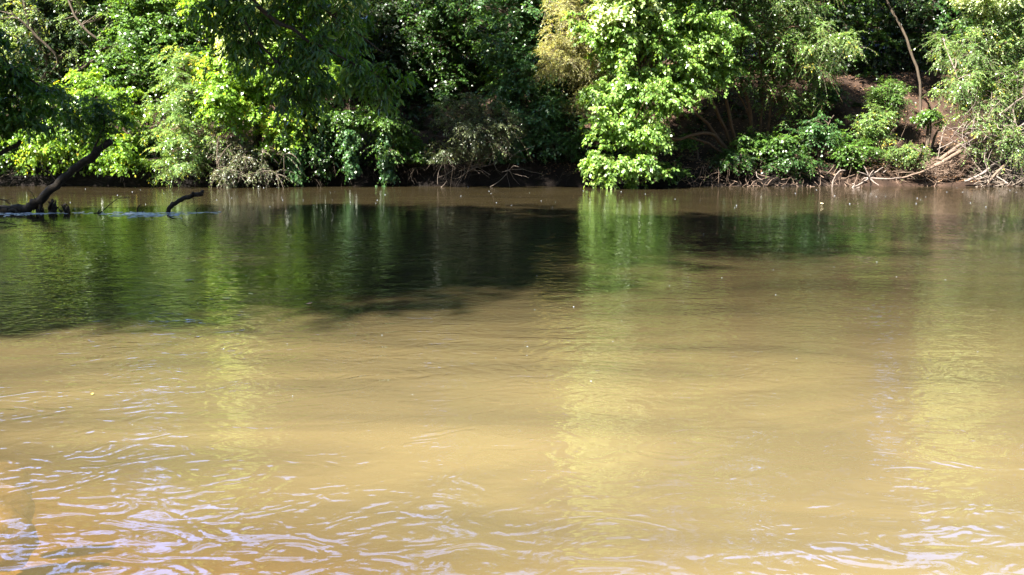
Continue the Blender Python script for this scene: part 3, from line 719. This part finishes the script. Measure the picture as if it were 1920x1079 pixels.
# ------------------------------------------------------------------ drift wood and fallen timber
rngd = np.random.default_rng(5)
D0 = 24.0
def wl(px, d, z=-.12):
    p = at(px, 300, d); return np.array([p[0], d, z])
root = empty('fallen_trunk', wl(30, D0, 0)); tag(root, 'thick dark trunk rising from the water at a slant on the left', 'fallen tree')
g = Geo()
g.tube([at(-150, 402, D0), at(-40, 394, D0), at(40, 393, D0), at(75, 375, D0), at(115, 338, D0), at(165, 297, D0), at(208, 264, D0 + .2)], .125, .075, k=44, sides=14, rng=rngd, wob=.02, rough=.10)
g.tube([at(150, 307, D0), at(175, 290, D0 - .05), at(177, 282, D0 - .1)], .09, .05, k=8, sides=8, rng=rngd, wob=.01)
g.obj('trunk', BARKD, root)
for pts, r in [([at(68, 380, D0), at(60, 362, D0 - .1), at(50, 354, D0 - .1)], .012), ([at(-20, 372, D0 - .2), at(8, 376, D0 - .2), at(22, 384, D0 - .2)], .02), ([at(8, 376, D0 - .2), at(26, 372, D0 - .2)], .012),
               ([at(110, 345, D0), at(90, 322, D0), at(70, 315, D0)], .014), ([at(15, 392, D0 - .2), at(32, 398, D0 - .3), at(28, 405, D0 - .4)], .04), ([at(165, 297, D0), at(195, 240, D0), at(190, 200, D0)], .03)]:
    h = Geo(); h.tube(pts, r, r * .4, k=9, sides=6, rng=rngd, wob=r * .4); h.obj('branch', BARKD, root)
C, o = sample_crown([px_ell(130, 230, D0, 60, 40, .8), px_ell(185, 215, D0, 38, 35, .6), px_ell(95, 190, D0, 60, 40, .7)], 42, rngd)
V, Fq, tn, lines = foliage(C, o, .42, rngd, ntw=9, nlf=10, leafsz=(.11, .055), droop=.6, hang=.4)
obj('foliage', V, Fq, LM['shade'], root, attr=tn)
TV, TF = tubes(lines, np.linspace(.006, .002, 5)[None].repeat(len(lines), 0), 3); obj('twigs', TV, TF, BARKD, root)
def snag(name, label, pieces, mat, base, cat='driftwood', sides=8, group=None):
    """one mesh: pieces = [(points, r0, r1)]"""
    g = Geo()
    for pts, r0, r1 in pieces: g.tube(pts, r0, r1, k=max(9, 5 * len(pts)), sides=sides, rng=rngd, wob=r0 * .14, rough=.07)
    return tag(g.obj(name, mat), label, cat, group)
def clump(px, py0, py1, w, label, seed):
    r = np.random.default_rng(seed); P = []
    for q in range(9):
        a = at(px + r.normal(0, w * .35), 397, D0 + r.normal(0, .08)); a[2] = -.05
        e = at(px + r.normal(0, w), r.uniform(py0, py1), D0 + r.normal(0, .15))
        P.append(([a, (a + e) / 2 + r.normal(0, .04, 3), e], r.uniform(.025, .055), .012))
    P.append(([wl(px, D0, -.1), at(px, (py0 + 396) / 2, D0), at(px + 1, py0, D0)], .07, .02))
    snag('driftwood_clump', label, P, BARKD, None)
clump(76, 376, 392, 6, 'dark clump of sodden debris caught right at the foot of the slanting trunk', 1)
clump(98, 374, 392, 5, 'upright spiky debris clump standing in the water beside the trunk foot', 2)
clump(122, 383, 393, 6, 'rounded low debris clump farther right in the white riffle', 3)
clump(-25, 388, 398, 14, 'flat debris heap at the very left edge in front of the trunk', 4)
snag('snag', 'curved dark dead limb with a blunt end poking up out of the riffle',
     [([wl(312, D0, -.25), at(315, 397, D0), at(324, 384, D0), at(345, 373, D0), at(365, 366, D0), at(380, 363, D0)], .055, .052), ([at(352, 371, D0), at(360, 366, D0 - .05), at(362, 362, D0 - .05)], .03, .035),
      ([at(362, 370, D0), at(364, 380, D0), at(361, 386, D0)], .007, .003), ([at(376, 365, D0), at(381, 360, D0)], .05, .04)], BARKD, None)
snag('twig', 'long thin arching twig bent over the riffle between the debris and the curved limb',
     [([at(178, 403, D0 - .3), at(192, 396, D0), at(207, 383, D0), at(222, 373, D0), at(245, 371, D0), at(266, 375, D0)], .014, .003), ([wl(183, D0, -.1), at(184, 400, D0 - .2), at(188, 393, D0 - .2)], .03, .015),
      ([at(176, 401, D0 - .3), at(190, 399, D0 - .3)], .02, .012)], BARKD, None)
snag('twig', 'short dark forked stub standing in the riffle left of the curved limb', [([wl(252, D0, -.1), at(258, 391, D0), at(265, 383, D0)], .02, .008), ([wl(262, D0, -.05), at(268, 395, D0), at(275, 390, D0)], .012, .005)], BARKD, None)
snag('twig', 'tiny dark stub in the riffle right of the curved limb', [([wl(365, D0, -.05), at(368, 394, D0), at(373, 390, D0)], .014, .006)], BARKD, None)
snag('twig', 'dark twig lying on the water at the left edge nearest the viewer', [([at(-20, 416, 20.5), at(6, 418, 20.5), at(18, 419, 20.5), at(31, 422, 20.4)], .018, .007), ([at(4, 418, 20.5), at(12, 415, 20.5)], .012, .005)], BARKD, None)

# far bank snags
c = at(1630, 334, 36.3)
rays = [(-32, 18), (-10, -22), (-22, -12), (8, -14), (26, -20), (18, 14), (-14, 6), (2, 16)]
P = []
for dx, dy in rays:
    e = at(1630 + dx, 334 + dy, 36.3 + rngd.uniform(-.3, .2)); P.append(([c, (c + e) / 2 + rngd.normal(0, .03, 3), e], .032, .012))
P.append(([c, at(1660, 336, 36.2), at(1688, 334, 36.4)], .035, .02)); P.append(([at(1655, 325, 36.2), at(1662, 319, 36.2)], .02, .01))
snag('root_snag', 'pale star shaped snag of radiating roots standing in the water', P, DEAD, None)
snag('snag', 'thin pale crooked stick rising from the water left of the star shaped snag', [([wl(1563, 36.3), at(1562, 340, 36.3), at(1568, 328, 36.3), at(1576, 320, 36.3), at(1585, 320, 36.3)], .025, .012), ([at(1576, 320, 36.3), at(1575, 317, 36.3)], .015, .01)], DEAD, None)
snag('snag', 'short pale stub at the waterline just left of the star shaped snag', [([wl(1600, 36.0, -.05), at(1602, 347, 36), at(1598, 345, 36)], .035, .02), ([wl(1608, 36.0, -.03), at(1612, 351, 36)], .03, .012)], DEAD, None)
snag('snag', 'thin hanging root tip at the dark bank below the glossy shrub', [([at(1418, 322, 36.7), at(1420, 332, 36.6), at(1430, 338, 36.5)], .014, .008)], DEAD, None)
def log(label, pts, r0, r1, mat=None, extra=()):
    snag('log', label, [(pts, r0, r1)] + list(extra), mat or LOGM, None, 'log', sides=9)
def on(px, d, up=.08):
    p = at(px, 300, d); return np.array([p[0], d, float(ground(p[0], d)) + up])
log('longest weathered log lying down the bank toward the star shaped snag', [at(1688, 335, 36.4), at(1740, 318, 36.7), at(1775, 300, 37.2), at(1800, 285, 37.8)], .03, .065)
log('upper log of the pile below the arching bush', [at(1760, 302, 36.9), at(1790, 280, 37.5), at(1805, 268, 38)], .07, .08)
log('lower shorter log of the pile below the arching bush', [at(1752, 312, 36.8), at(1775, 300, 36.9), at(1802, 284, 37.5)], .07, .08)
log('pale fallen branch slanting down to the mud beach', [at(1808, 341, 36.7), at(1835, 330, 36.8), at(1870, 305, 37.2), at(1905, 290, 37.6)], .05, .045, DEAD, [([at(1835, 330, 36.8), at(1850, 338, 36.6), at(1862, 342, 36.5)], .025, .012)])
log('thick brown branch ending in the water at the right edge of the beach', [at(1852, 348, 36.2), at(1858, 336, 36.4), at(1875, 318, 36.8), at(1900, 296, 37.3)], .035, .05, None)
log('curled pale branch on the waterline near the right edge', [at(1890, 345, 36.4), at(1880, 338, 36.5), at(1868, 330, 36.6), at(1872, 322, 36.7)], .035, .02, DEAD)
log('thin straight stick leaning on the soil above the logs', [on(1755, 38.0, 0), at(1768, 250, 38.0), at(1786, 215, 38.3)], .02, .012, DEAD)
log('pale straight branch beside the arching bush above the log pile', [at(1758, 280, 37.6), at(1790, 265, 37.8), at(1815, 250, 38.2)], .022, .012, DEAD)

def tangle(name, label, cat, x0, x1, d0, d1, z0, z1, n, r, mat, seed, curl=.25, ln=(.4, 1.2), zd=.3):
    rr = np.random.default_rng(seed)
    px = rr.uniform(x0, x1, n); d = rr.uniform(d0, d1, n); X = (px - CX) / F * d * .99
    s = np.stack([X, d, ground(X, d) + rr.uniform(z0, z1, n)], -1)
    dr = unit(rr.standard_normal((n, 3)) * [1, .5, zd]) ; L = rr.uniform(*ln, n)
    P = [s]
    for q in range(6):
        dr = unit(dr + rr.standard_normal((n, 3)) * curl * [1, .6, .8]); P.append(P[-1] + dr * (L / 6)[:, None])
    P = np.stack(P, 1)
    gz = ground(P[..., 0], P[..., 1]); P[..., 2] = np.maximum(P[..., 2], gz - .01)
    V, Fq = tubes(P, np.linspace(r, r * .4, 7)[None] * rr.uniform(.5, 1.5, (n, 1)), 5)
    return tag(obj(name, V, Fq, mat, smooth=True), label, cat)
tangle('root_tangle', 'mass of pale bare roots and twigs sprawling on the mud beach at the right edge', 'roots', 1835, 1945, 36.4, 37.8, .02, .5, 150, .018, TWIG, 71)
tangle('brush_pile', 'heap of thin reddish dead twigs between the pale shrub and the log pile', 'brushwood', 1670, 1800, 36.9, 38.6, .02, .5, 260, .012, LOGM, 72, ln=(.5, 1.5))
tangle('root_fringe', 'fringe of exposed roots along the dark undercut bank right of the leaning tree', 'roots', 1260, 1620, 36.5, 37.0, -.1, .45, 170, .014, LOGM, 73, zd=.9, ln=(.3, .8))
tangle('root_fringe', 'shaded roots and twigs along the waterline at the centre of the far bank', 'roots', 600, 1080, 36.8, 37.6, 0, .7, 160, .010, BARKD, 74, zd=.9, ln=(.3, 1.0))
tangle('root_fringe', 'shaded roots and twigs along the waterline below the left bushes', 'roots', 0, 560, 36.8, 37.4, 0, .6, 120, .010, BARKD, 75, zd=.9, ln=(.3, 1.0))
tangle('bare_stems', 'bare pale stems and twigs tangled inside the drab olive bush', 'dead twigs', 830, 960, 36.3, 36.9, .6, 2.6, 60, .011, TWIG, 76, zd=.9, ln=(.6, 1.4))
tangle('bare_stems', 'bare pale stems looping through the front of the big arching bush', 'dead twigs', 1800, 1930, 36.5, 36.8, 1.2, 2.6, 60, .014, DEAD, 77, zd=1.0, ln=(.6, 1.5))

# fallen leaves and low growth on the slope
rr = np.random.default_rng(8)
n = 6500
X = rr.uniform(1, 21, n); Y = 37.2 + rr.random(n) ** 1.5 * 9
Pz = np.stack([X, Y, ground(X, Y) + .015], -1)
Dd = rr.standard_normal((n, 3)) * [1, 1, .25]; Nn = np.array([0, -.4, 1]) + rr.standard_normal((n, 3)) * .3
V, Fq, _ = leaf_quads(Pz, Dd, Nn, rr.uniform(.06, .13, n), rr.uniform(.04, .08, n), rr)
LM['litter'] = leafmat('dry_leaf', (.10, .05, .025), (.20, .11, .06), (.34, .21, .13), .15, .6, .3)
tag(obj('leaf_litter', V, Fq, LM['litter'], attr=rr.random(n)), 'dry brown fallen leaves strewn over the slope of the far bank', 'fallen leaves', kind='stuff')
n = 2100
X = rr.uniform(-20, 21, n); Y = 37.5 + rr.random(n) ** 1.3 * 8; rx = rr.random(n)
dens = fbm(X * .5, Y * .5, 3, 21); keep = ((dens > -.02) | (X < 5)) & ~((X > 5.3) & (X < 7.8) & (Y < 38.5)) & (rx < np.where(X > 11, .1, np.where(X > 5, .45, 1))) & ~((X > 5) & (Y < 37.3))
C = np.stack([X, Y, ground(X, Y) + .05], -1)[keep]
V, Fq, tn, lines = foliage(C, np.tile([0, 0, 1.0], (len(C), 1)), .38, rr, ntw=7, nlf=9, leafsz=(.09, .055), droop=.4, upb=.9)
tag(obj('ground_cover', V, Fq, LM['dark'], attr=tn), 'low leafy undergrowth on the slope of the far bank', 'undergrowth', kind='stuff')

# ------------------------------------------------------------------ riffle, foam specks, floating leaves
m, nt, out = newmat('foam_and_sky_glint')
p = nt.nodes.new('ShaderNodeBsdfPrincipled'); p.inputs['Base Color'].default_value = (.33, .37, .43, 1); p.inputs['Roughness'].default_value = .2  # bluish tone paints sky reflection on the riffle; foam specks share it
nt.links.new(p.outputs[0], out.inputs[0]); WHITE = m
def blobs(name, C, R, mat, **kw):
    """low rounded crests: squashed 6x3 domes"""
    a = np.arange(8) * math.pi / 4
    prof = [(1, -.1), (.8, .45), (.45, .85), (.08, 1)]
    T = np.array([[math.cos(q) * r, math.sin(q) * r, z] for r, z in prof for q in a])
    V = C[:, None, :] + T[None] * R[:, None, :]
    idx = np.arange(len(C) * 32).reshape(len(C), 4, 8)
    A = idx[:, :-1]; B = np.roll(A, -1, 2); Cc = idx[:, 1:]; Dq = np.roll(Cc, -1, 2)
    return tag(obj(name, V.reshape(-1, 3), np.stack([A, B, Dq, Cc], -1).reshape(-1, 4), mat, smooth=True), **kw)
n = 300
px = np.concatenate([rr.normal(190, 130, 110), rr.normal(255, 34, 130), rr.normal(15, 30, 60)]); d = 23.75 + rr.normal(0, .2, n) - np.concatenate([np.zeros(110), np.abs(rr.normal(0, .55, 130)), np.abs(rr.normal(.1, .25, 60))])
C = np.stack([(px - CX) / F * d * .99, d, np.full(n, .003)], -1)
R = np.stack([rr.uniform(.02, .11, n), rr.uniform(.012, .04, n), rr.uniform(.002, .009, n)], -1)
blobs('riffle', C, R, WHITE, label='broken line of water painted with bluish white sky reflection running past the debris and the curved limb', cat='white water', kind='stuff')
n = 70
d = rr.uniform(25, 36.2, n); X = rr.uniform(-.5, .5, n) * d * 1.02
far = np.stack([X, d, np.full(n, .004)], -1)
d2 = 5 + rr.random(60) ** .8 * 15; X2 = rr.uniform(-.5, .5, 60) * d2
C = np.vstack([far, np.stack([X2, d2, np.full(60, .003)], -1)])
R = np.vstack([np.stack([rr.uniform(.006, .022, n), rr.uniform(.008, .02, n), rr.uniform(.002, .006, n)], -1), (rr.uniform(.0015, .004, 60) * (1 + d2 * .06))[:, None] * np.array([1, 1, .5])])
blobs('foam_specks', C, R, WHITE, label='scattered tiny white foam specks drifting on the river', cat='foam', kind='stuff')
def floating_leaf(px, py, L, col, label, seed):
    r = np.random.default_rng(seed)
    dz = (CY - py) / F; t = CAMH / (sp - dz * cp); P = np.array([(px - CX) / F * t, (cp + dz * sp) * t, .006])
    a = r.uniform(0, 3.1); D = np.array([math.cos(a), math.sin(a) * .6, .05]); S = np.array([-D[1], D[0], 0])
    ts = np.linspace(0, 1, 7); V = []
    for q in ts:
        w = L * .28 * math.sin(math.pi * min(.98, q * .93 + .03)) ** .8
        c = P + D * L * (q - .5) + [0, 0, .25 * L * (q - .5) ** 2]
        V += [c + S * w + [0, 0, .12 * w * 2], c, c - S * w + [0, 0, .12 * w * 2]]
    Fq = [[3 * i, 3 * i + 1, 3 * i + 4, 3 * i + 3] for i in range(6)] + [[3 * i + 1, 3 * i + 2, 3 * i + 5, 3 * i + 4] for i in range(6)]
    m, nt, out = newmat('floating_leaf_colour')
    p = nt.nodes.new('ShaderNodeBsdfPrincipled'); p.inputs['Base Color'].default_value = (*col, 1); p.inputs['Roughness'].default_value = .4; nt.links.new(p.outputs[0], out.inputs[0])
    tag(obj('floating_leaf', V, Fq, m, smooth=True), label, 'leaf', 'leaves floating on the river')
floating_leaf(173, 741, .045, (.75, .62, .08), 'yellow leaf floating alone near the left foreground', 1)
floating_leaf(580, 571, .09, (.5, .2, .08), 'rusty brown leaf floating left of centre', 2)
floating_leaf(355, 527, .13, (.06, .03, .015), 'dark curled leaf floating in the shaded green water', 3)
floating_leaf(425, 561, .10, (.6, .5, .08), 'yellow leaf floating in the bright reflection, lower of the close pair', 4)
floating_leaf(470, 553, .08, (.6, .55, .10), 'yellow leaf floating in the bright reflection, farther of the close pair', 5)
floating_leaf(1541, 383, .22, (.7, .62, .4), 'pale leaf floating on the far sunlit water right of centre', 6)

# ------------------------------------------------------------------ sunken stones at the near left
STONE = barkmat('silty_stone', (.05, .032, .014), (.16, .10, .04), scale=3, stretch=1, bump=.6)
def stone(px, py, rx, ry, rz, zc, label, seed):
    dz = (CY - py) / F; t = (CAMH - zc) / (sp - dz * cp)
    c = np.array([(px - CX) / F * t, (cp + dz * sp) * t, zc])
    nu, nv = 40, 22; u = np.linspace(0, 2 * math.pi, nu, endpoint=False); v = np.linspace(-math.pi / 2, math.pi / 2, nv)
    U, Vv = np.meshgrid(u, v)
    d = np.stack([np.cos(Vv) * np.cos(U), np.cos(Vv) * np.sin(U), np.sin(Vv)], -1)
    n_ = 1 + .5 * fbm(d[..., 0] * 1.3 + seed * 9 + 20, d[..., 1] * 1.3 + d[..., 2] * 1.7 + 30, 4, seed)
    P = c + d * np.array([rx, ry, rz]) * n_[..., None]
    i = np.arange(nu * nv).reshape(nv, nu); A = i[:-1]; B = np.roll(A, -1, 1); Cc = i[1:]; Dq = np.roll(Cc, -1, 1)
    tag(obj('sunken_stone', P.reshape(-1, 3), np.stack([A, B, Dq, Cc], -1).reshape(-1, 4), STONE, smooth=True), label, 'stone', 'stones under the shallow water')
stone(10, 918, .16, .11, .17, -.25, 'farther flat stone under the shallow water at the lower left edge', 1)
stone(-12, 958, .22, .10, .17, -.25, 'middle broad stone under the shallow water at the lower left edge', 2)
stone(0, 1012, .18, .12, .17, -.25, 'nearest rounded stone under the shallow water at the lower left edge', 3)

# ------------------------------------------------------------------ light, sky, camera
toward = Vector((SUN_H[0] * math.cos(SUN_EL), SUN_H[1] * math.cos(SUN_EL), math.sin(SUN_EL)))
l = bpy.data.lights.new('sun', 'SUN'); l.energy = 5.0; l.angle = math.radians(.9); l.color = (1, .95, .86)
lo = bpy.data.objects.new('sun', l); COL.objects.link(lo); lo.rotation_euler = toward.to_track_quat('Z', 'Y').to_euler()
w = bpy.data.worlds.new('World'); SC.world = w; w.use_nodes = True
wn = w.node_tree; wn.nodes.clear()
sky = wn.nodes.new('ShaderNodeTexSky'); sky.sky_type = 'NISHITA'; sky.sun_disc = False
sky.sun_elevation = SUN_EL; sky.sun_rotation = math.atan2(SUN_H[0], SUN_H[1])
sky.air_density = 1.0; sky.dust_density = .4; sky.ozone_density = 1.6
# unseen blue-white glow added to the low northern sky to brighten the water's reflections
tcw = wn.nodes.new('ShaderNodeTexCoord'); sw = wn.nodes.new('ShaderNodeSeparateXYZ'); wn.links.new(tcw.outputs['Generated'], sw.inputs[0])
nz = wn.nodes.new('ShaderNodeTexNoise'); nz.inputs['Scale'].default_value = 2.6; nz.inputs['Detail'].default_value = 6; nz.inputs['Roughness'].default_value = .55
wn.links.new(tcw.outputs['Generated'], nz.inputs[0])
cr_ = ramp(wn, [(.36, (0, 0, 0)), (.6, (1, 1, 1))]); wn.links.new(nz.outputs[0], cr_.inputs[0])
def mrange(src, a, b_):
    q = wn.nodes.new('ShaderNodeMapRange'); q.interpolation_type = 'SMOOTHSTEP'; q.inputs['From Min'].default_value = a; q.inputs['From Max'].default_value = b_
    wn.links.new(src, q.inputs['Value']); return q.outputs[0]
fac = cr_.outputs[0]
for src in (mrange(sw.outputs['Z'], .62, .42), mrange(sw.outputs['Y'], .35, .7)):
    mm = wn.nodes.new('ShaderNodeMath'); mm.operation = 'MULTIPLY'; wn.links.new(fac, mm.inputs[0]); wn.links.new(src, mm.inputs[1]); fac = mm.outputs[0]
cm = wn.nodes.new('ShaderNodeMix'); cm.data_type = 'RGBA'; wn.links.new(fac, cm.inputs[0]); wn.links.new(sky.outputs[0], cm.inputs[6]); cm.inputs[7].default_value = (12, 18, 42, 1)
bg = wn.nodes.new('ShaderNodeBackground'); bg.inputs['Strength'].default_value = .042
wo = wn.nodes.new('ShaderNodeOutputWorld'); wn.links.new(cm.outputs[2], bg.inputs[0]); wn.links.new(bg.outputs[0], wo.inputs[0])
cam = bpy.data.cameras.new('camera'); cam.sensor_width = 36; cam.lens = F / 1920 * 36; cam.clip_end = 2000; cam.clip_start = .05
co = bpy.data.objects.new('camera', cam); COL.objects.link(co); co.location = (0, 0, CAMH); co.rotation_euler = (math.pi / 2 - PITCH, 0, 0)
SC.camera = co
SC.view_settings.view_transform = 'Standard'; SC.view_settings.look = 'None'; SC.view_settings.exposure = 3.0; SC.view_settings.gamma = 1
SC.cycles.max_bounces = 7; SC.cycles.transparent_max_bounces = 8; SC.cycles.caustics_reflective = False; SC.cycles.caustics_refractive = False
SC.cycles.sample_clamp_indirect = 6
SC.cycles.use_denoising = True
